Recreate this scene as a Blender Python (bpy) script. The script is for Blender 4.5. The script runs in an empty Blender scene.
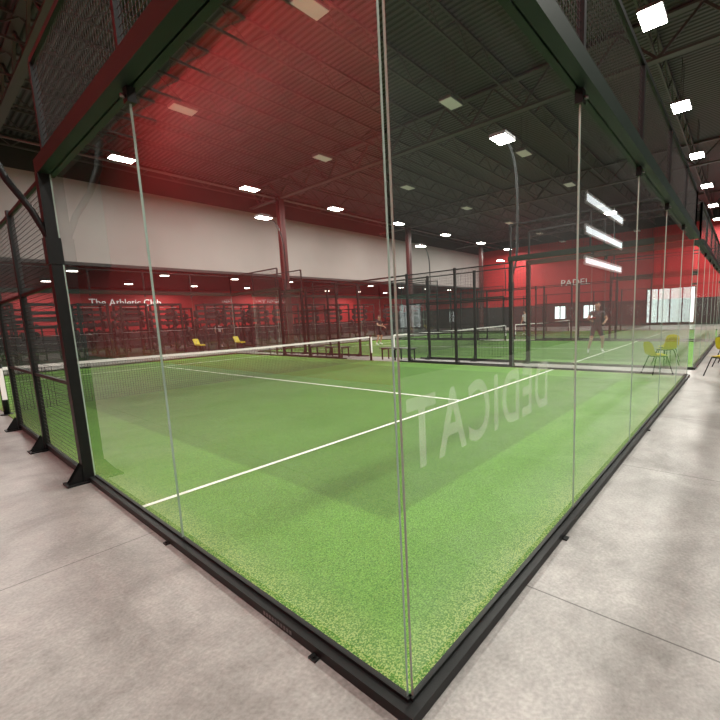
import bpy, bmesh, math, random
from mathutils import Vector, Matrix
random.seed(3)
scene=bpy.context.scene
COL=scene.collection
scene.view_settings.view_transform='Standard'

# ------------------------------------------------------------ materials
def newmat(name):
    m=bpy.data.materials.new(name); m.use_nodes=True
    nt=m.node_tree; nt.nodes.clear()
    out=nt.nodes.new('ShaderNodeOutputMaterial')
    return m,nt,out
def N(nt,t,**kw):
    n=nt.nodes.new(t)
    for k,v in kw.items(): setattr(n,k,v)
    return n
def mathn(nt,op,a,b=None,c=None):
    n=N(nt,'ShaderNodeMath',operation=op)
    for i,v in enumerate((a,b,c)):
        if v is None: continue
        if isinstance(v,(int,float)): n.inputs[i].default_value=v
        else: nt.links.new(v,n.inputs[i])
    return n.outputs[0]
def pbr(name,col,rough=.5,metal=0,noise=0,nscale=20,emit=None,estr=0,bump=0,spec=.5):
    m,nt,out=newmat(name)
    b=N(nt,'ShaderNodeBsdfPrincipled')
    b.inputs['Base Color'].default_value=(*col,1); b.inputs['Roughness'].default_value=rough
    b.inputs['Metallic'].default_value=metal; b.inputs['Specular IOR Level'].default_value=spec
    if noise or bump:
        tc=N(nt,'ShaderNodeTexCoord'); nz=N(nt,'ShaderNodeTexNoise'); nz.inputs['Scale'].default_value=nscale; nz.inputs['Detail'].default_value=4
        nt.links.new(tc.outputs['Object'],nz.inputs['Vector'])
        if noise:
            mp=N(nt,'ShaderNodeMapRange'); mp.inputs['From Min'].default_value=.25; mp.inputs['From Max'].default_value=.75
            mp.inputs['To Min'].default_value=1-noise; mp.inputs['To Max'].default_value=1+noise
            nt.links.new(nz.outputs['Fac'],mp.inputs['Value'])
            mx=N(nt,'ShaderNodeVectorMath',operation='SCALE'); mx.inputs[0].default_value=col
            nt.links.new(mp.outputs[0],mx.inputs['Scale']); nt.links.new(mx.outputs[0],b.inputs['Base Color'])
        if bump:
            bp=N(nt,'ShaderNodeBump'); bp.inputs['Strength'].default_value=bump; bp.inputs['Distance'].default_value=.02
            nt.links.new(nz.outputs['Fac'],bp.inputs['Height']); nt.links.new(bp.outputs[0],b.inputs['Normal'])
    if emit:
        b.inputs['Emission Color'].default_value=(*emit,1); b.inputs['Emission Strength'].default_value=estr
    nt.links.new(b.outputs[0],out.inputs[0]); return m

def glass_mat(name,tint,f0=.1,dirt=.014):
    m,nt,out=newmat(name)
    geo=N(nt,'ShaderNodeNewGeometry')
    dt=N(nt,'ShaderNodeVectorMath',operation='DOT_PRODUCT')
    nt.links.new(geo.outputs['Normal'],dt.inputs[0]); nt.links.new(geo.outputs['Incoming'],dt.inputs[1])
    c=mathn(nt,'ABSOLUTE',dt.outputs['Value'])
    p=mathn(nt,'POWER',mathn(nt,'SUBTRACT',1.0,c),5.0)
    fac=mathn(nt,'MULTIPLY_ADD',p,1-f0,f0)
    fac=mathn(nt,'MINIMUM',fac,.75)
    tr=N(nt,'ShaderNodeBsdfTransparent'); tr.inputs[0].default_value=(*tint,1)
    df=N(nt,'ShaderNodeBsdfDiffuse'); df.inputs[0].default_value=(.75,.8,.8,1)
    gl=N(nt,'ShaderNodeBsdfGlossy'); gl.inputs['Roughness'].default_value=.015; gl.inputs[0].default_value=(.95,.95,.95,1)
    tc=N(nt,'ShaderNodeTexCoord'); nz=N(nt,'ShaderNodeTexNoise'); nz.inputs['Scale'].default_value=1.3; nz.inputs['Detail'].default_value=5
    nt.links.new(tc.outputs['Object'],nz.inputs['Vector'])
    d=mathn(nt,'MULTIPLY',nz.outputs['Fac'],dirt*2)
    m1=N(nt,'ShaderNodeMixShader'); nt.links.new(d,m1.inputs[0]); nt.links.new(tr.outputs[0],m1.inputs[1]); nt.links.new(df.outputs[0],m1.inputs[2])
    m2=N(nt,'ShaderNodeMixShader'); nt.links.new(fac,m2.inputs[0]); nt.links.new(m1.outputs[0],m2.inputs[1]); nt.links.new(gl.outputs[0],m2.inputs[2])
    nt.links.new(m2.outputs[0],out.inputs[0]); return m

def concrete_mat():
    m,nt,out=newmat('polished_concrete')
    b=N(nt,'ShaderNodeBsdfPrincipled'); tc=N(nt,'ShaderNodeTexCoord')
    n1=N(nt,'ShaderNodeTexNoise'); n1.inputs['Scale'].default_value=1.3; n1.inputs['Detail'].default_value=12; n1.inputs['Roughness'].default_value=.7; n1.inputs['Distortion'].default_value=.6
    n2=N(nt,'ShaderNodeTexNoise'); n2.inputs['Scale'].default_value=55; n2.inputs['Detail'].default_value=4
    n3=N(nt,'ShaderNodeTexNoise'); n3.inputs['Scale'].default_value=7; n3.inputs['Detail'].default_value=8; n3.inputs['Roughness'].default_value=.75
    for n in (n1,n2,n3): nt.links.new(tc.outputs['Object'],n.inputs['Vector'])
    r=N(nt,'ShaderNodeValToRGB'); e=r.color_ramp.elements
    e[0].position=.3; e[0].color=(.17,.164,.152,1); e[1].position=.7; e[1].color=(.36,.352,.335,1)
    e2=e.new(.48); e2.color=(.265,.26,.245,1)
    nt.links.new(n1.outputs['Fac'],r.inputs[0])
    sp=N(nt,'ShaderNodeSeparateXYZ'); nt.links.new(tc.outputs['Object'],sp.inputs[0])
    def joint(s,off,per,w):
        f=mathn(nt,'PINGPONG',mathn(nt,'SUBTRACT',s,off),per/2)
        return mathn(nt,'LESS_THAN',f,w)
    j=mathn(nt,'MAXIMUM',joint(sp.outputs['X'],1.0,2.35,.005),joint(sp.outputs['Y'],-2.2,4.7,.005))
    k=mathn(nt,'MULTIPLY_ADD',j,-.6,1.0)
    k=mathn(nt,'MULTIPLY',k,mathn(nt,'MULTIPLY_ADD',n2.outputs['Fac'],.8,.6))
    k=mathn(nt,'MULTIPLY',k,mathn(nt,'MULTIPLY_ADD',n3.outputs['Fac'],.9,.55))
    vm=N(nt,'ShaderNodeVectorMath',operation='SCALE'); nt.links.new(r.outputs[0],vm.inputs[0]); nt.links.new(k,vm.inputs['Scale'])
    nt.links.new(vm.outputs[0],b.inputs['Base Color'])
    rr=mathn(nt,'MULTIPLY_ADD',n3.outputs['Fac'],.45,.2); nt.links.new(rr,b.inputs['Roughness'])
    bp=N(nt,'ShaderNodeBump'); bp.inputs['Strength'].default_value=.15; bp.inputs['Distance'].default_value=.01
    nt.links.new(n2.outputs['Fac'],bp.inputs['Height']); nt.links.new(bp.outputs[0],b.inputs['Normal'])
    nt.links.new(b.outputs[0],out.inputs[0]); return m

def turf_mat():
    m,nt,out=newmat('artificial_turf')
    b=N(nt,'ShaderNodeBsdfPrincipled'); tc=N(nt,'ShaderNodeTexCoord')
    n1=N(nt,'ShaderNodeTexNoise'); n1.inputs['Scale'].default_value=110; n1.inputs['Detail'].default_value=3
    n2=N(nt,'ShaderNodeTexNoise'); n2.inputs['Scale'].default_value=.8; n2.inputs['Detail'].default_value=5
    for n in (n1,n2): nt.links.new(tc.outputs['Object'],n.inputs['Vector'])
    r=N(nt,'ShaderNodeValToRGB'); e=r.color_ramp.elements
    e[0].position=.3; e[0].color=(.024,.088,.010,1); e[1].position=.7; e[1].color=(.128,.265,.048,1)
    nt.links.new(n1.outputs['Fac'],r.inputs[0])
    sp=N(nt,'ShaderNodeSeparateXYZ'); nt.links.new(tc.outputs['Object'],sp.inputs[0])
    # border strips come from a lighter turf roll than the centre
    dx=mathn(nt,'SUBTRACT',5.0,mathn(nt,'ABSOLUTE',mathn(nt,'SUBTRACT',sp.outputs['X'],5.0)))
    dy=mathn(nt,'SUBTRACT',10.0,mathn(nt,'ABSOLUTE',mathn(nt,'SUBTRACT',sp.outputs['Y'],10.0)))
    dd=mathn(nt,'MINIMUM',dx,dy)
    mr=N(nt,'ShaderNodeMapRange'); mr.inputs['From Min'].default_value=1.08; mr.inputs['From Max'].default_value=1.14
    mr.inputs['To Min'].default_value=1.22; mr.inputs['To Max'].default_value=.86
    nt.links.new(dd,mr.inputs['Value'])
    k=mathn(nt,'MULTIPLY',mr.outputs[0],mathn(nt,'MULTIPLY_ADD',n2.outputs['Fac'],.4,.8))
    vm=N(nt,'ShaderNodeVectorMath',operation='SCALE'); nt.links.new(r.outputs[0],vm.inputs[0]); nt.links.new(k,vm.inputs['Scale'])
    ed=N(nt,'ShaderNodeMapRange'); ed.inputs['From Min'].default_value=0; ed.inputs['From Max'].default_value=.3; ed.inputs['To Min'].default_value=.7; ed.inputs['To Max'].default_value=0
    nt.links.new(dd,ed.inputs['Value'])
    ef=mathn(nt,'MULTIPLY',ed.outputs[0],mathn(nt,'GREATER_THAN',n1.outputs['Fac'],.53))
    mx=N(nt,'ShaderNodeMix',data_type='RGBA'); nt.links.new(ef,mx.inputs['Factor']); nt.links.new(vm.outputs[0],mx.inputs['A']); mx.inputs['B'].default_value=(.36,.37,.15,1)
    nt.links.new(mx.outputs['Result'],b.inputs['Base Color'])
    b.inputs['Roughness'].default_value=.85; b.inputs['Specular IOR Level'].default_value=.2
    bp=N(nt,'ShaderNodeBump'); bp.inputs['Strength'].default_value=.6; bp.inputs['Distance'].default_value=.01
    nt.links.new(n1.outputs['Fac'],bp.inputs['Height']); nt.links.new(bp.outputs[0],b.inputs['Normal'])
    nt.links.new(b.outputs[0],out.inputs[0]); return m

def deck_mat():
    m,nt,out=newmat('corrugated_roof_deck')
    b=N(nt,'ShaderNodeBsdfPrincipled'); tc=N(nt,'ShaderNodeTexCoord')
    w=N(nt,'ShaderNodeTexWave'); w.bands_direction='X'; w.inputs['Scale'].default_value=1.6; w.inputs['Distortion'].default_value=0
    nt.links.new(tc.outputs['Object'],w.inputs['Vector'])
    r=N(nt,'ShaderNodeValToRGB'); e=r.color_ramp.elements
    e[0].position=.3; e[0].color=(.018,.016,.017,1); e[1].position=.7; e[1].color=(.08,.072,.075,1)
    nt.links.new(w.outputs['Fac'],r.inputs[0]); nt.links.new(r.outputs[0],b.inputs['Base Color'])
    b.inputs['Roughness'].default_value=.6
    bp=N(nt,'ShaderNodeBump'); bp.inputs['Strength'].default_value=.7; bp.inputs['Distance'].default_value=.05
    nt.links.new(w.outputs['Fac'],bp.inputs['Height']); nt.links.new(bp.outputs[0],b.inputs['Normal'])
    nt.links.new(b.outputs[0],out.inputs[0]); return m

M=dict(
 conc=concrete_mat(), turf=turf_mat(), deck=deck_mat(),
 black=pbr('black_powder_coat',(.006,.007,.007),.45,noise=.2,spec=.3),
 beam=pbr('black_beam_green_reflection',(.008,.018,.012),.5,spec=.25),  # black steel, with the turf's green reflection mixed into the colour
 wire=pbr('black_mesh_wire',(.012,.012,.012),.5),
 line=pbr('white_court_line',(.75,.75,.72),.8,noise=.12,nscale=90),
 tape=pbr('white_net_tape',(.8,.8,.78),.7),
 net=pbr('black_net_cord',(.015,.015,.015),.8),
 glass=glass_mat('tempered_glass',(.955,.98,.965)),
 edge=pbr('polished_glass_edge',(.42,.54,.48),.12,metal=.3),
 steel=pbr('roof_steel_paint',(.07,.06,.06),.55),
 redsteel=pbr('red_column_paint',(.07,.012,.012),.5),
 grey=pbr('light_grey_wall_paint',(.29,.265,.255),.8,noise=.06,nscale=.5),
 dark=pbr('dark_wall_paint',(.03,.027,.027),.8,noise=.1,nscale=1),
 red=pbr('red_wall_paint',(.42,.016,.02),.65,noise=.08,nscale=.7),
 redceil=pbr('dark_red_ceiling_paint',(.14,.012,.012),.8),
 rubber=pbr('gym_rubber_floor',(.03,.03,.03),.8),
 housing=pbr('lamp_housing_grey',(.2,.2,.2),.4,metal=.6),
 off=pbr('unlit_lamp_lens',(.5,.48,.42),.4,emit=(1,.95,.8),estr=.12),
 led=pbr('led_emitter',(1,1,1),.4,emit=(1,.96,.88),estr=45),
 ledred=pbr('gym_led_emitter',(1,1,1),.4,emit=(1,.9,.8),estr=14),
 yellow=pbr('yellow_plastic',(.55,.44,.02),.4),
 white=pbr('white_vinyl',(.8,.8,.8),.5),
 signw=pbr('sign_white_added_glow',(.8,.8,.8),.5,emit=(1,.95,.95),estr=.45),  # slight glow added so the lettering shows; the sign has no lamp
 day=pbr('daylight_pane',(.9,.95,1),.3,emit=(.9,.97,1),estr=2.4),
 wood=pbr('bench_slats',(.05,.05,.05),.5),
 chrome=pbr('barbell_steel',(.5,.5,.5),.3,metal=1),
)
def letter_mat():
    m,nt,out=newmat('frosted_vinyl_lettering')
    tr=N(nt,'ShaderNodeBsdfTransparent'); df=N(nt,'ShaderNodeBsdfDiffuse'); df.inputs[0].default_value=(.85,.95,.83,1)
    tl=N(nt,'ShaderNodeBsdfTranslucent'); tl.inputs[0].default_value=(.85,.95,.83,1)
    ad=N(nt,'ShaderNodeMixShader'); nt.links.new(df.outputs[0],ad.inputs[1]); nt.links.new(tl.outputs[0],ad.inputs[2])
    mx=N(nt,'ShaderNodeMixShader'); mx.inputs[0].default_value=.27
    nt.links.new(tr.outputs[0],mx.inputs[1]); nt.links.new(ad.outputs[0],mx.inputs[2]); nt.links.new(mx.outputs[0],out.inputs[0]); return m
M['letter']=letter_mat()

# ------------------------------------------------------------ mesh builder
class MB:
    def __init__(s): s.v=[];s.f=[];s.m=[];s.mats=[];s.sm=[]
    def mi(s,k):
        if k not in s.mats: s.mats.append(k)
        return s.mats.index(k)
    def quad(s,a,b,c,d,k):
        n=len(s.v); s.v+=[tuple(a),tuple(b),tuple(c),tuple(d)]; s.f.append((n,n+1,n+2,n+3)); s.m.append(s.mi(k)); s.sm.append(False)
    def box(s,a,b,k):
        x0,x1=sorted((a[0],b[0]));y0,y1=sorted((a[1],b[1]));z0,z1=sorted((a[2],b[2]))
        n=len(s.v)
        s.v+=[(x0,y0,z0),(x1,y0,z0),(x1,y1,z0),(x0,y1,z0),(x0,y0,z1),(x1,y0,z1),(x1,y1,z1),(x0,y1,z1)]
        for q in ((0,3,2,1),(4,5,6,7),(0,1,5,4),(1,2,6,5),(2,3,7,6),(3,0,4,7)):
            s.f.append(tuple(n+i for i in q)); s.m.append(s.mi(k)); s.sm.append(False)
    def tube(s,pts,r,k,n=8,caps=True,smooth=True):
        pts=[Vector(p) for p in pts]; rs=r if isinstance(r,(list,tuple)) else [r]*len(pts)
        base=len(s.v); L=len(pts)
        t0=(pts[1]-pts[0]).normalized(); ref=Vector((0,0,1)) if abs(t0.z)<.9 else Vector((1,0,0))
        u=t0.cross(ref).normalized()
        for i,p in enumerate(pts):
            t=(pts[min(i+1,L-1)]-pts[max(i-1,0)]).normalized()
            u=(u-t*u.dot(t)).normalized(); w=t.cross(u)
            for j in range(n):
                a=2*math.pi*(j+.5)/n; s.v.append(tuple(p+(u*math.cos(a)+w*math.sin(a))*rs[i]))
        for i in range(L-1):
            for j in range(n):
                a=base+i*n+j;b=base+i*n+(j+1)%n
                s.f.append((a,b,b+n,a+n)); s.m.append(s.mi(k)); s.sm.append(smooth)
        if caps:
            s.f.append(tuple(base+j for j in reversed(range(n)))); s.m.append(s.mi(k)); s.sm.append(False)
            s.f.append(tuple(base+(L-1)*n+j for j in range(n))); s.m.append(s.mi(k)); s.sm.append(False)
    def wire(s,a,b,r,k): s.tube([a,b],r*1.2,k,n=4,caps=False,smooth=False)
    def bar(s,a,b,w,k): s.tube([a,b],w*.7071,k,n=4,caps=True,smooth=False)
    def disc(s,c,r,h,k,n=20,axis='z'):
        d={'x':Vector((h,0,0)),'y':Vector((0,h,0)),'z':Vector((0,0,h))}[axis]
        s.tube([Vector(c),Vector(c)+d],r,k,n=n)
    def obj(s,name,parent=None,loc=(0,0,0),rotz=0):
        me=bpy.data.meshes.new(name); me.from_pydata(s.v,[],s.f)
        for k in s.mats: me.materials.append(M[k] if isinstance(k,str) else k)
        for p,i,q in zip(me.polygons,s.m,s.sm): p.material_index=i; p.use_smooth=q
        me.update()
        o=bpy.data.objects.new(name,me); COL.objects.link(o); o.location=loc; o.rotation_euler=(0,0,rotz)
        if parent: o.parent=parent
        return o
def empty(name,loc=(0,0,0),rotz=0):
    e=bpy.data.objects.new(name,None); e.empty_display_size=.3; e.location=loc; e.rotation_euler=(0,0,rotz); COL.objects.link(e); return e
def area(name,loc,power,size,parent=None,rot=(0,0,0),col=(1,.955,.88),shape='DISK',sy=None):
    l=bpy.data.lights.new(name,'AREA'); l.shape=shape; l.size=size
    if sy: l.size_y=sy
    l.energy=power; l.color=col
    o=bpy.data.objects.new(name,l); COL.objects.link(o); o.location=loc; o.rotation_euler=rot
    if parent: o.parent=parent
    return o

# ------------------------------------------------------------ building shell
X0,X1,Y0,Y1,ZC=-6,44,-6,24,10.0
b=MB(); b.box((X0,Y0,-.15),(X1,Y1,0),'conc'); b.obj('floor')
b=MB(); b.box((X0,Y1,-.15),(X1,38,-.001),'rubber'); b.obj('floor_gym')
b=MB(); b.box((-1.6,Y0,ZC),(X1,Y1,ZC+.1),'deck'); b.obj('ceiling')
b=MB(); b.box((X0,Y0,ZC),(-1.6,Y1,ZC+.1),'red'); b.obj('ceiling_west')  # unseen strip, made red so the side glass reflects red up high
b=MB(); b.box((X0,Y1+.3,4.8),(X1,38,4.9),'redceil'); b.obj('ceiling_gym')
b=MB(); b.box((X0,Y1,4.8),(X1,Y1+.3,8.6),'grey'); b.box((X0,Y1,8.6),(X1,Y1+.3,ZC),'dark'); b.box((X0,Y1-.02,4.65),(X1,Y1+.32,4.8),'dark'); b.obj('wall_north')
b=MB(); b.box((X0,38,0),(X1,38.2,1.2),'dark'); b.box((X0,38,1.2),(X1,38.2,4.9),'red'); b.obj('wall_north_gym')
b=MB(); b.box((X0,Y0-.2,0),(X1,Y0,3.2),'dark'); b.box((X0,Y0-.2,3.2),(X1,Y0,ZC),'dark'); b.obj('wall_south')
b=MB(); b.box((X0-.2,Y0,0),(X0,38,ZC),'red'); b.obj('wall_west')
b=MB(); b.box((X1,Y0,0),(X1+.2,38,2.4),'dark'); b.box((X1,Y0,2.4),(X1+.2,38,9.0),'red'); b.box((X1,Y0,9.0),(X1+.2,38,ZC),'dark'); b.obj('wall_east')
def window(name,a,bb,axis,frame='white',mull=4):
    w=MB(); ax,ay,az=a; bx,by,bz=bb
    w.box(a,bb,'day')
    if axis=='y':
        for i in range(mull+1):
            x=ax+(bx-ax)*i/mull; w.box((x-.05,ay-.03,az),(x+.05,by+.03,bz),frame)
        for z in (az,bz): w.box((ax,ay-.03,z-.05),(bx,by+.03,z+.05),frame)
    else:
        for i in range(mull+1):
            y=ay+(by-ay)*i/mull; w.box((ax-.03,y-.05,az),(bx+.03,y+.05,bz),frame)
        for z in (az,bz): w.box((ax-.03,ay,z-.05),(bx+.03,by,z+.05),frame)
    return w.obj(name)
window('window_1',(22.6,Y0+.01,7.3),(31,Y0+.06,7.8),'y',mull=1)
window('window_2',(22.6,Y0+.01,5.7),(31,Y0+.06,6.15),'y',mull=1)
window('window_3',(22.6,Y0+.01,4.1),(31,Y0+.06,4.5),'y',mull=1)
window('window_4',(X1-.06,2.6,.2),(X1-.01,6.4,3.4),'x','black',mull=4)
window('window_5',(X1-.06,11,.8),(X1-.01,12.2,2.2),'x','black',mull=2)
window('window_6',(X1-.06,14,.8),(X1-.01,15.2,2.2),'x','black',mull=2)

b=MB()
y=Y0+1.2
while y<Y1-.3:
    b.bar((X0,y,ZC-.08),(X1,y,ZC-.08),.07,'steel'); b.bar((X0,y,ZC-.75),(X1,y,ZC-.75),.06,'steel')
    x=X0; up=True
    while x<X1-.8:
        b.tube([(x,y,ZC-.1 if up else ZC-.74),(x+.8,y,ZC-.74 if up else ZC-.1)],.025,'steel',n=4,caps=False,smooth=False)
        x+=.8; up=not up
    y+=2.15
b.obj('roof_joists')
b=MB()
for gx in (2,14,26,38):
    b.box((gx-.12,Y0,ZC-1.2),(gx+.12,Y1,ZC-1.13),'steel'); b.box((gx-.12,Y0,ZC-.12),(gx+.12,Y1,ZC-.05),'steel')
    y=Y0; up=True
    while y<Y1-1:
        b.bar((gx,y,ZC-.1 if up else ZC-1.15),(gx,y+1.07,ZC-1.15 if up else ZC-.1),.07,'steel'); y+=1.07; up=not up
b.tube([(X0,21.5,9.0),(X1,21.5,9.0)],.05,'housing')
b.obj('roof_girders')
for gx in (14,26,38):
    c=MB(); c.box((gx-.17,20.7,0),(gx+.17,20.73,8.9),'redsteel'); c.box((gx-.17,21.0,0),(gx+.17,21.03,8.9),'redsteel'); c.box((gx-.02,20.7,0),(gx+.02,21.03,8.9),'redsteel')
    c.box((gx-.3,20.6,0),(gx+.3,21.13,.03),'redsteel'); c.obj('steel_column')

# ------------------------------------------------------------ ceiling lamps
HB=520; PL=290
def highbay(x,y,lit):
    e=empty('high_bay_light',(x,y,8.5))
    c=MB(); a=1.15 if lit else 1
    c.box((-.38*a,-.24*a,.02),(.38*a,.24*a,.1),'housing'); c.tube([(-.25,0,.1),(-.25,0,1.5)],.012,'steel',n=5); c.tube([(.25,0,.1),(.25,0,1.5)],.012,'steel',n=5)
    c.box((-.36*a,-.22*a,-.0),(.36*a,.22*a,.02),'led' if lit else 'off')
    c.obj('fixture',e)
    if lit: area('lamp_glow',(0,0,-.03),HB,.5,e,shape='RECTANGLE',sy=.28)
xs=[5.6,11.3,17.1,23.2,29.5,35.6,41.5]
for x in xs:
    for y,l in ((1.2,True),(7.0,False),(13.6,False),(19.5,True)): highbay(x,y,l)
highbay(-1.5,-3.4,True); highbay(5.6,-3.4,True)
e=empty('added_wall_fill_light',(-3.4,9,9.55))  # unseen lamp and housing, added to brighten the red reflection in the side glass
c=MB(); c.box((-.02,-9,-.06),(.06,9,.06),'redsteel')
for yy in (-8,-4,0,4,8): c.tube([(.02,yy,.06),(.02,yy,.45)],.012,'redsteel')
c.obj('fixture',e)
area('added_wall_fill_glow',(-.04,0,0),1150,.12,e,rot=(0,math.radians(62),0),shape='RECTANGLE',sy=18,col=(1,.85,.8))

b=MB()
gl=[(4.9+4.4*i,y) for i in range(9) for y in (26.3,32.5)]
for x,y in gl:
    b.disc((x,y,4.62),.26,.18,'housing',16); b.disc((x,y,4.6),.24,.02,'ledred',16)
b.obj('gym_ceiling_lights')
for x in (5,13,22,34):
    area('gym_added_fill',(x,35.5,4.5),300,2.4,None,shape='SQUARE')  # extra fill without fixtures, placed to brighten the red back wall

# ------------------------------------------------------------ padel courts
def glass_panel(name,p,q,z0,z1,parent,th=.011):
    p=Vector((p[0],p[1],0)); q=Vector((q[0],q[1],0)); d=(q-p).normalized(); n=Vector((-d.y,d.x,0))*th/2
    p=p+d*.005; q=q-d*.005
    Z=lambda v,z: (v.x,v.y,z)
    g=MB(); g.quad(Z(p,z0),Z(q,z0),Z(q,z1),Z(p,z1),'glass')
    g.quad(Z(p-n,z0),Z(p+n,z0),Z(p+n,z1),Z(p-n,z1),'edge'); g.quad(Z(q-n,z0),Z(q+n,z0),Z(q+n,z1),Z(q-n,z1),'edge')
    g.quad(Z(p-n,z1),Z(q-n,z1),Z(q+n,z1),Z(p+n,z1),'edge')
    return g.obj(name,parent)
def mesh_panel(b,p,q,z0,z1,sp,r):
    p=Vector((p[0],p[1],0)); q=Vector((q[0],q[1],0)); L=(q-p).length; d=(q-p)/L
    n=int(round(L/sp))
    for i in range(n+1):
        a=p+d*(L*i/n); b.wire((a.x,a.y,z0),(a.x,a.y,z1),r,'wire')
    n=int(round((z1-z0)/sp))
    for i in range(n+1):
        z=z0+(z1-z0)*i/n; b.wire((p.x,p.y,z),(q.x,q.y,z),r,'wire')

PY=[4.3,6.2,8.15]
RO=.055
def court(ox,detail):
    root=empty('padel_court',(ox,0,0))
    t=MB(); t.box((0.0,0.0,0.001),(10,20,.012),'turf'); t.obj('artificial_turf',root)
    l=MB(); w=.025; cx=5.25
    for y in (3.05,16.95): l.box((.02,y-w,.0125),(9.98,y+w,.0145),'line')
    l.box((cx-w,3.05,.0125),(cx+w,16.95,.0143),'line'); l.obj('court_lines',root)
    r=MB()
    for a,c in (((-RO,-RO,0),(10+RO,0,.05)),((-RO,20.0,0),(10+RO,20+RO,.05)),((-RO,0,0),(0,8.6,.05)),((-RO,11.4,0),(0,20,.05)),((10,0,0),(10+RO,8.6,.05)),((10,11.4,0),(10+RO,20,.05))):
        r.box(a,c,'black')
    for a,c in (((0,-.012,.05),(10,.012,.065)),((-.012,0,.05),(.012,4.2,.065)),((9.988,0,.05),(10.012,4.2,.065)),((0,19.988,.05),(10,20.012,.065)),((-.012,15.8,.05),(.012,20,.065)),((9.988,15.8,.05),(10.012,20,.065))):
        r.box(a,c,'black')
    if detail:
        for i in range(2):
            r.box((-RO-.03,.5+i*1.7,0),(-RO,.55+i*1.7,.01),'black'); r.disc((-RO-.015,.525+i*1.7,.01),.009,.01,'black',8)
            r.box((1.6+i*3.2,-RO-.03,0),(1.65+i*3.2,-RO,.01),'black')
        for i in range(10): r.box((-RO-.002,.72+i*.026,.015),(-RO,.736+i*.026,.034),'housing')
    r.obj('base_rail',root)
    f=MB(); zt=3.03
    for a,c in (((-.09,-.09,zt),(10.09,.05,zt+.13)),((-.09,19.95,zt),(10.09,20.09,zt+.13)),((-.09,.05,zt),(.05,4.35,zt+.13)),((9.95,.05,zt),(10.09,4.35,zt+.13)),((-.09,15.65,zt),(.05,19.95,zt+.13)),((9.95,15.65,zt),(10.09,19.95,zt+.13))):
        f.box(a,c,'beam')
    ys=PY+[20-y for y in PY]
    for sx in (0,10):
        o=-.05 if sx==0 else .05
        for y in ys:
            w2=.055 if abs(y-10)>5 else .04
            f.box((sx+o-w2*.8,y-w2,0),(sx+o+w2*.8,y+w2,3.05),'black')
            s=-1 if sx==0 else 1
            f.box((sx+s*.01,y-.1,0),(sx+s*.24,y+.1,.015),'black')
            for dy in (-.045,.045):
                f.quad((sx+s*.09,y+dy,.015),(sx+s*.22,y+dy,.015),(sx+s*.1,y+dy,.2),(sx+s*.09,y+dy,.2),'black')
        for ya,yb in ((4.3,8.15),(11.85,15.7)):
            for z in (.07,1.02,2.02,3.0): f.bar((sx+o,ya,z),(sx+o,yb,z),.035,'black')
        f.bar((sx+o,8.15,3.0),(sx+o,11.85,3.0),.05,'black')
    for y in (0,20):
        f.bar((0,y,4.02),(10,y,4.02),.045,'black'); f.bar((0,y,3.18),(10,y,3.18),.04,'black')
        for x in range(0,11,2): f.bar((x,y,3.1),(x,y,4.02),.05,'black')
    for sx in (0,10):
        for ya,yb in ((0,4.3),(15.7,20)):
            f.bar((sx,ya,4.02),(sx,yb,4.02),.045,'black')
            f.bar((sx,ya,3.1),(sx,ya,4.02),.05,'black'); f.bar((sx,yb,3.1),(sx,yb,4.02),.05,'black'); f.bar((sx,(ya+yb)/2,3.1),(sx,(ya+yb)/2,4.02),.04,'black')
    def clamp(x,y,dx,dy):
        f.box((x-.025-dx*.01,y-.025-dy*.01,2.94),(x+.025+dx*.01,y+.025+dy*.01,3.03),'black')
        f.disc((x-dy*.04,y-dx*.04,2.965),.014,.02,'housing',10,'z')
    for x in (2,4,6,8):
        for y in (0,20): clamp(x,y,1,0)
    for sx in (0,10):
        for y in (2.1,17.9): clamp(sx,y,0,1)
    f.obj('steel_frame',root)
    sp,wr=(.05,.0018) if detail else (.1,.0022)
    m=MB()
    for sx in (-.05,10.05):
        for ya,yb in ((4.35,6.15),(6.25,8.1),(11.9,13.75),(13.85,15.65)): mesh_panel(m,(sx,ya),(sx,yb),.07,3.0,sp,wr)
    for y in (0,20): mesh_panel(m,(0,y),(10,y),3.18,4.0,sp,wr)
    for sx in (0,10):
        for ya,yb in ((0,4.3),(15.7,20)): mesh_panel(m,(sx,ya),(sx,yb),3.18,4.0,sp,wr)
    m.obj('wire_mesh_panels',root)
    for y in (0,20):
        for i in range(5): glass_panel('glass_panel',(2*i+(.008 if i==0 else 0),y),(2*i+2,y),.05,3.03,root)
    for sx in (0,10):
        for ya,yb in ((.008,2.1),(2.1,4.25),(15.75,17.9),(17.9,19.99)): glass_panel('glass_panel',(sx,ya),(sx,yb),.05,3.03,root)
    return root
def net(ox):
    root=empty('padel_net',(ox,10,0))
    n=MB()
    for i in range(199):
        x=.05+i*.05; s=.88+.04*abs(x-5)/5; n.wire((x,0,.03),(x,0,s-.03),.003,'net')
    for j in range(17):
        z=.04+j*.05; n.wire((.02,0,z),(9.98,0,z),.003,'net')
    n.obj('cord_mesh',root)
    t=MB()
    for i in range(20):
        xa=i*.5; xb=xa+.5; za=.88+.04*abs(xa-5)/5; zb=.88+.04*abs(xb-5)/5
        for yy in (-.008,.008): t.quad((xa,yy,za-.055),(xb,yy,zb-.055),(xb,yy,zb),(xa,yy,za),'tape')
        t.quad((xa,-.008,za),(xb,-.008,zb),(xb,.008,zb),(xa,.008,za),'tape')
    t.obj('top_tape',root)
    p=MB()
    for x in (.0,10.0):
        p.tube([(x,0,.0),(x,0,.98)],.045,'black',12); p.disc((x,0,.0),.1,.02,'black',12)
        p.box((x-.035,-.06,.3),(x+.035,-.045,.9),'white')
    p.obj('posts',root)
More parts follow.
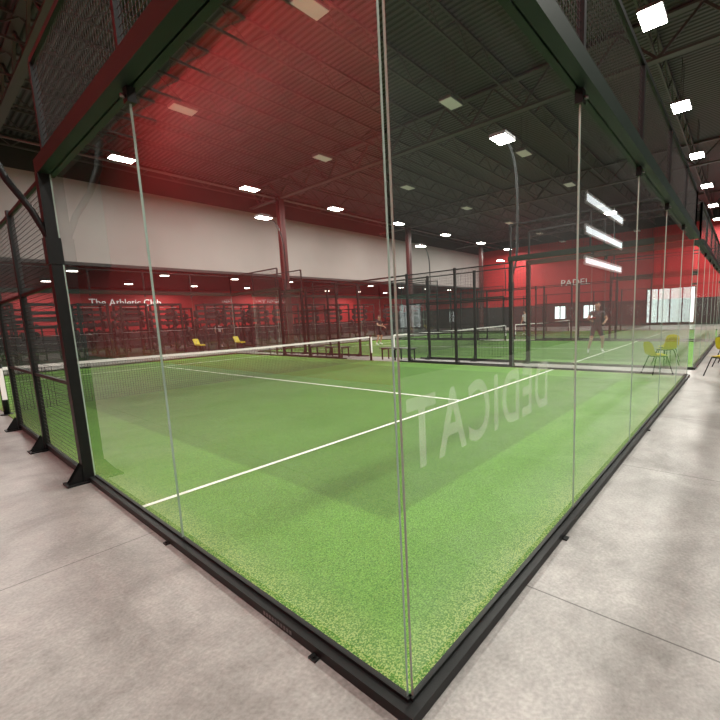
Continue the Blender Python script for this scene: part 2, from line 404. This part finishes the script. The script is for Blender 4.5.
def pole(x,y,side):
    root=empty('court_light_pole',(x,y,0)); s=side; b=MB()
    pts=[(0,0,2.3),(s*.04,0,2.5),(s*.12,0,2.7),(s*.25,0,2.92),(s*.36,0,3.2),(s*.42,0,3.6),(s*.43,0,4.2),(s*.42,0,4.9),(s*.36,0,5.4),(s*.22,0,5.8),(s*.02,0,6.05),(-s*.3,0,6.2)]
    b.tube(pts,[.03]*4+[.035]*6+[.03,.026],'black',10)
    b.box((-s*.8,-.23,6.14),(-s*.2,.23,6.22),'housing')
    for i in range(5): b.box((-s*(.3+i*.09),-.18,6.22),(-s*(.31+i*.09),.18,6.27),'housing')
    b.box((-s*.78,-.21,6.12),(-s*.22,.21,6.14),'led')
    b.box((-.06,-.06,2.2),(.06,.06,2.45),'black'); b.obj('curved_pole_and_lamp',root)
    area('lamp_glow',(-s*.5,0,6.1),PL,.42,root,shape='RECTANGLE',sy=.3)
for i,ox in enumerate((0,11.3,22.6)):
    court(ox,i==0); net(ox)
    for y in (4.3,15.7): pole(ox+10.05,y,1)
pole(-.05,4.3,-1); pole(-.05,15.7,-1)

cu=bpy.data.curves.new('t','FONT'); cu.body='DEDICAT'; cu.size=.40; cu.offset=.008; cu.space_character=1.15
to=bpy.data.objects.new('t',cu); COL.objects.link(to); bpy.context.view_layer.update()
me=bpy.data.meshes.new_from_object(to.evaluated_get(bpy.context.evaluated_depsgraph_get())); COL.objects.unlink(to)
w=max(v.co.x for v in me.vertices); h=max(v.co.y for v in me.vertices)
for v in me.vertices: v.co=Vector((1.47-v.co.x/w*1.42,.003,.985+v.co.y/h*.28))
me.materials.clear(); me.materials.append(M['letter'])
o=bpy.data.objects.new('glass_lettering',me); COL.objects.link(o)
def sign(name,txt,fn,mat='signw'):
    cu=bpy.data.curves.new('t','FONT'); cu.body=txt; cu.size=1; cu.extrude=.02
    to=bpy.data.objects.new('t',cu); COL.objects.link(to); bpy.context.view_layer.update()
    me=bpy.data.meshes.new_from_object(to.evaluated_get(bpy.context.evaluated_depsgraph_get())); COL.objects.unlink(to)
    w=max(v.co.x for v in me.vertices)
    for v in me.vertices: v.co=Vector(fn(v.co.x/w,v.co.y,v.co.z))
    me.materials.clear(); me.materials.append(M[mat]); o=bpy.data.objects.new(name,me); COL.objects.link(o)
sign('wall_sign','The Athletic Club',lambda x,y,z:(8.2+x*5.0,37.95-z,3.4+y*.75))
sign('wall_sign','PADEL',lambda x,y,z:(43.95-z,14.6-x*3.0,4.3+y*.9),'white')

# ------------------------------------------------------------ gym equipment
def rack(x,y):
    e=empty('power_rack',(x,y,0)); b=MB()
    for px in (-.6,.6):
        for py in (-.6,.6): b.box((px-.05,py-.05,0),(px+.05,py+.05,2.9),'black')
        for z in (.1,1.4,2.85): b.box((px-.045,-.6,z-.045),(px+.045,.6,z+.045),'black')
    for py in (-.6,.6):
        for z in (2.85,2.2): b.box((-.6,py-.045,z-.045),(.6,py+.045,z+.045),'black')
    b.tube([(-.6,0,2.7),(.6,0,2.7)],.017,'chrome')
    b.obj('frame',e)
    c=MB(); c.tube([(-1.1,-.7,1.35),(1.1,-.7,1.35)],.014,'chrome')
    for s in (-1,1):
        for k in range(3): c.disc((s*(.78+k*.06)-.02,-.7,1.35),.225-.03*k,.045,'rubber',18,'x')
    for z in (.5,.9,1.8,2.3):
        for s in (-1,1): c.disc((s*.69-.04,.6,z),.22,.14,'rubber',16,'x')
    for z in (1.7,2.05,2.4): c.box((-.55,.5,z),(.55,.75,z+.16),'rubber')
    c.obj('barbell_and_plates',e)
def shelf(x,y):
    e=empty('dumbbell_rack',(x,y,0)); b=MB()
    for px in (-1.1,1.1):
        b.bar((px,-.3,0),(px,.1,1.9),.07,'black'); b.bar((px,-.3,0),(px,.35,0.03),.07,'black')
    for k in range(4):
        z=.35+k*.48; yy=-.25+k*.09
        b.box((-1.1,yy-.15,z),(1.1,yy+.15,z+.04),'black')
        for i in range(9):
            xx=-.95+i*.235
            b.disc((xx,yy-.14,z+.11),.065,.09,'rubber',10,'y'); b.disc((xx,yy+.05,z+.11),.065,.09,'rubber',10,'y'); b.tube([(xx,yy-.06,z+.11),(xx,yy+.06,z+.11)],.018,'chrome',6)
    b.obj('shelves_and_dumbbells',e)
def gbench(x,y,mat='yellow'):
    e=empty('weight_bench',(x,y,0)); b=MB()
    b.box((-.15,-.3,.4),(.15,.3,.48),mat); b.quad((-.15,.33,.44),(.15,.33,.44),(.15,.6,.8),(-.15,.6,.8),mat); b.quad((-.15,.4,.42),(.15,.4,.42),(.15,.67,.78),(-.15,.67,.78),mat)
    b.bar((0,-.3,.38),(0,.5,.38),.06,'black'); b.bar((0,-.3,.38),(0,-.3,0),.06,'black'); b.bar((0,.5,.38),(0,.5,0),.06,'black'); b.bar((-.3,-.3,.03),(.3,-.3,.03),.06,'black'); b.bar((-.3,.5,.03),(.3,.5,.03),.06,'black')
    b.obj('pads_and_frame',e)
for x in (1.6,3.4,5.2,7.0,8.8,11.4,13.2,15.0,17,19.5,22,25,29,33): rack(x,25.4)
for x in (2.6,5.4,8.0,10.6,13.2,16.0,21): shelf(x,28.5)
for x in (3,6,9,12,15,18): rack(x,31.5)
for x in (9.9,12.4): gbench(x,23.9)

def bench(x,y,L=1.8):
    e=empty('bench',(x,y,0)); b=MB()
    for i in range(3): b.box((-.2+i*.14,-L/2,.43),(-.09+i*.14,L/2,.46),'wood')
    for yy in (-L/2+.15,0,L/2-.15):
        b.bar((-.18,yy,0),(-.18,yy,.43),.04,'black'); b.bar((.18,yy,0),(.18,yy,.43),.04,'black'); b.bar((-.18,yy,.4),(.18,yy,.4),.04,'black')
    b.obj('slats_and_legs',e)
bench(10.65,13.2,2.4); bench(10.65,9.2,1.6); bench(10.65,16.9,1.6)
def chair(x,y,rz):
    e=empty('cafe_chair',(x,y,0),rz); b=MB()
    rows=[(-.21,.45,.19),(-.1,.44,.21),(.05,.435,.215),(.16,.45,.21),(.2,.52,.205),(.22,.62,.2),(.25,.72,.19),(.27,.79,.15)]
    for off in (0,-.012):
        g=[[(hw*t,yy,zz+.03*t*t*(1 if zz<.5 else 0)+off-(.03*t*t if zz>.55 else 0)) for t in (-1,-.6,0,.6,1)] for yy,zz,hw in rows]
        for i in range(len(g)-1):
            for j in range(4): b.quad(g[i][j],g[i][j+1],g[i+1][j+1],g[i+1][j],'yellow'); b.sm[-1]=True
    for sx in (-1,1):
        b.tube([(sx*.14,-.13,.43),(sx*.22,-.24,0)],.012,'black'); b.tube([(sx*.14,.13,.43),(sx*.22,.26,0)],.012,'black')
        b.tube([(sx*.14,-.13,.425),(sx*.14,.13,.425)],.011,'black')
    b.tube([(-.14,-.13,.425),(.14,-.13,.425)],.011,'black'); b.tube([(-.14,.13,.425),(.14,.13,.425)],.011,'black')
    b.obj('seat_shell_and_legs',e)
chair(10.25,-.62,2.4); chair(12.1,-.7,.8); chair(12.9,-.75,-1.2)

# ------------------------------------------------------------ people
def skinmesh(name,verts,edges,radii,root,segmat,parent,sub=2):
    me=bpy.data.meshes.new(name); bm=bmesh.new(); ly=bm.verts.layers.skin.verify()
    vs=[]
    for i,(p,r) in enumerate(zip(verts,radii)):
        v=bm.verts.new(p); rr=r if isinstance(r,tuple) else (r,r); v[ly].radius=rr; v[ly].use_root=(i==root); vs.append(v)
    for a,c in edges: bm.edges.new((vs[a],vs[c]))
    bm.to_mesh(me); bm.free()
    o=bpy.data.objects.new(name,me); COL.objects.link(o)
    md=o.modifiers.new('s','SKIN'); md.use_smooth_shade=True; o.modifiers.new('u','SUBSURF').levels=sub
    bpy.context.view_layer.update()
    me2=bpy.data.meshes.new_from_object(o.evaluated_get(bpy.context.evaluated_depsgraph_get()))
    o.modifiers.clear(); o.data=me2
    mats=[]
    for k in segmat:
        if k not in mats: mats.append(k)
    me2.materials.clear()
    for k in mats: me2.materials.append(k)
    V=[Vector(p) for p in verts]
    for p in me2.polygons:
        c=p.center; best=9; bi=0
        for i,(a,d) in enumerate(edges):
            ab=V[d]-V[a]; t=max(0,min(1,(c-V[a]).dot(ab)/ab.length_squared)); dd=(c-V[a]-ab*t).length
            if dd<best: best=dd; bi=i
        p.material_index=mats.index(segmat[bi]); p.use_smooth=True
    o.parent=parent; return o
skinm=pbr('skin',(.45,.26,.18),.5); hairm=pbr('dark_hair',(.03,.02,.015),.7); shoe=pbr('white_shoes',(.7,.7,.7),.6)
def person(x,y,rz,shirt,shorts,pose='play',scale=1.0,racket=True,skin=skinm):
    e=empty('padel_player',(x,y,0),rz); e.scale=(scale,)*3
    if pose=='play':
        J=dict(pel=(0,0,.93),wst=(0,-.03,1.08),ch=(0,-.06,1.32),nk=(0,-.08,1.5),sl=(.19,-.06,1.43),el=(.30,-.14,1.17),wl=(.16,-.36,1.08),sr=(-.19,-.07,1.43),er=(-.33,-.20,1.2),wr=(-.30,-.45,1.16),
          hl=(.10,0,.88),kl=(.19,-.10,.49),al=(.22,.04,.09),tl=(.24,-.14,.04),hr=(-.10,0,.88),kr=(-.2,-.13,.49),ar=(-.26,0,.09),tr=(-.3,-.18,.04))
    else:
        J=dict(pel=(0,0,.95),wst=(0,0,1.1),ch=(0,0,1.34),nk=(0,0,1.52),sl=(.19,0,1.45),el=(.26,.02,1.17),wl=(.25,-.1,.93),sr=(-.19,0,1.45),er=(-.27,.0,1.17),wr=(-.24,-.14,.95),
          hl=(.09,0,.9),kl=(.11,-.03,.5),al=(.12,.02,.09),tl=(.14,-.16,.04),hr=(-.09,0,.9),kr=(-.12,.02,.5),ar=(-.14,.06,.09),tr=(-.16,-.12,.04))
    V=[];R=[];idx={}
    rad=dict(pel=(.15,.11),wst=(.14,.10),ch=(.17,.11),nk=.055,sl=.06,el=.042,wl=.028,sr=.06,er=.042,wr=.028,hl=.09,kl=.058,al=.038,tl=.035,hr=.09,kr=.058,ar=.038,tr=.035)
    for k,v in J.items(): idx[k]=len(V); V.append(v); R.append(rad[k])
    def mid(k,a,c,t,r): idx[k]=len(V); V.append(tuple(Vector(J[a]).lerp(Vector(J[c]),t))); R.append(r)
    mid('ml','sl','el',.6,.058); mid('mr','sr','er',.6,.058); mid('tl2','hl','kl',.75,.085); mid('tr2','hr','kr',.75,.085)
    mid('cl','kl','al',.35,.056); mid('cr','kr','ar',.35,.056); mid('sl2','kl','al',.8,.04); mid('sr2','kr','ar',.8,.04)
    E=[('pel','wst',shirt),('wst','ch',shirt),('ch','nk',shirt),('ch','sl',shirt),('sl','ml',shirt),('ml','el',skin),('el','wl',skin),('ch','sr',shirt),('sr','mr',shirt),('mr','er',skin),('er','wr',skin),
       ('pel','hl',shorts),('hl','tl2',shorts),('tl2','kl',skin),('kl','cl',skin),('cl','sl2',skin),('sl2','al',shoe),('al','tl',shoe),('pel','hr',shorts),('hr','tr2',shorts),('tr2','kr',skin),('kr','cr',skin),('cr','sr2',skin),('sr2','ar',shoe),('ar','tr',shoe)]
    skinmesh('body',V,[(idx[a],idx[c]) for a,c,_ in E],R,0,[m for *_,m in E],e,1)
    nk=Vector(J['nk']); hc=nk+Vector((0,-.03,.15))
    bm=bmesh.new(); bmesh.ops.create_uvsphere(bm,u_segments=20,v_segments=14,radius=1)
    for v in bm.verts:
        q=v.co.copy(); v.co=Vector((q.x*.077*(1-.18*max(0,-q.z)),q.y*.095,q.z*.118))
        if q.y<-.55 and -.7<q.z<.2: v.co.y+=.006
    me=bpy.data.meshes.new('head'); bm.to_mesh(me); bm.free(); me.materials.append(skin); me.materials.append(hairm)
    for p in me.polygons:
        p.use_smooth=True; c=p.center
        if c.z>.05 and c.y>-.075 or (c.y>.02 and c.z>-.05): p.material_index=1
    h=bpy.data.objects.new('head',me); COL.objects.link(h); h.location=hc; h.parent=e
    f=MB(); M['_s']=skin; M['_h']=hairm
    f.tube([hc+Vector((0,-.09,.02)),hc+Vector((0,-.112,-.025))],[.006,.014],'_s',8)
    for s in (-1,1):
        f.tube([hc+Vector((s*.074,.0,.02)),hc+Vector((s*.084,.01,0)),hc+Vector((s*.074,.0,-.03))],[.01,.017,.008],'_s',8)
        f.tube([hc+Vector((s*.03,-.092,.012)),hc+Vector((s*.03,-.082,.012))],.009,'_h',8)
    f.tube([hc+Vector((-.022,-.094,-.055)),hc+Vector((.022,-.094,-.055))],.005,'_h',6)
    f.tube([nk-Vector((0,0,.03)),hc+Vector((0,.01,-.06))],[.058,.05],'_s',12)
    f.obj('face_and_neck',e)
    for wk,ek,s in (('wl','el',1),('wr','er',-1)):
        w=Vector(J[wk]); d=(w-Vector(J[ek])).normalized(); side=d.cross(Vector((0,0,1))).normalized(); dn=side.cross(d).normalized()
        g=MB(); g.tube([w-d*.01,w+d*.05,w+d*.085],[.026,.036,.03],'_s',10)
        for i,(o2,ln) in enumerate(((-.027,.06),(-.009,.07),(.009,.066),(.027,.052))):
            a=w+d*.08+side*o2; g.tube([a,a+d*ln*.5,a+d*ln*.8-dn*.02*1,a+d*ln*.75-dn*.045],[.0095,.009,.0085,.007],'_s',8)
        a=w+d*.025-side*.03; g.tube([a,a-side*.022+d*.025,a-side*.02+d*.05-dn*.02],[.011,.0105,.008],'_s',8)
        g.obj('hand',e)
    if racket:
        w=Vector(J['wr'])+Vector((0,-.08,0)); r=MB()
        r.tube([w+Vector((0,.06,0)),w+Vector((-.03,-.12,.03))],.017,'black',8)
        c=w+Vector((-.06,-.27,.06)); ring=[]
        for i in range(20):
            a=2*math.pi*i/20; ring.append(c+Vector((math.sin(a)*.10,math.cos(a)*.15,math.cos(a)*-.03)))
        r.tube(ring+[ring[0],ring[1]],.014,'red',8,caps=False)
        for dz in (-.01,.01):
            for i in range(20): r.quad(c+Vector((0,0,dz)),ring[i]+Vector((0,0,dz)),ring[(i+1)%20]+Vector((0,0,dz)),c+Vector((0,0,dz)),'redsteel')
        r.obj('racket',e)
    return e
grey=pbr('charcoal_shirt',(.05,.05,.055),.9); blk=pbr('black_shorts',(.02,.02,.025),.9); wht=pbr('white_shirt',(.6,.6,.6),.9)
person(15.1,3.3,math.radians(-60),grey,grey,'play',1.06)
person(27.6,11.5,math.radians(160),wht,blk,'stand',1.0)
person(17.0,16.2,math.radians(10),blk,blk,'play',1.0)
person(12.6,27.0,math.radians(0),wht,blk,'stand',1.0,False)

# ------------------------------------------------------------ camera
yaw,pitch,roll=.887,-.138,-.038
f=Vector((math.sin(yaw)*math.cos(pitch),math.cos(yaw)*math.cos(pitch),math.sin(pitch)))
rt=Vector((math.cos(yaw),-math.sin(yaw),0)); up=rt.cross(f); c,s=math.cos(roll),math.sin(roll)
r2=rt*c+up*s; u2=-rt*s+up*c
cd=bpy.data.cameras.new('camera'); cam=bpy.data.objects.new('camera',cd); COL.objects.link(cam)
m=Matrix((r2,u2,-f)).transposed().to_4x4(); m.translation=Vector((-1.081,-.947,1.559)); cam.matrix_world=m
cd.sensor_width=36; cd.lens=409.5/720*36; cd.shift_x=-50.9/720; cd.shift_y=14.7/720; cd.clip_start=.05
scene.camera=cam
wd=bpy.data.worlds.new('world'); scene.world=wd; wd.use_nodes=True; wd.node_tree.nodes['Background'].inputs[0].default_value=(.5,.55,.6,1); wd.node_tree.nodes['Background'].inputs[1].default_value=.3
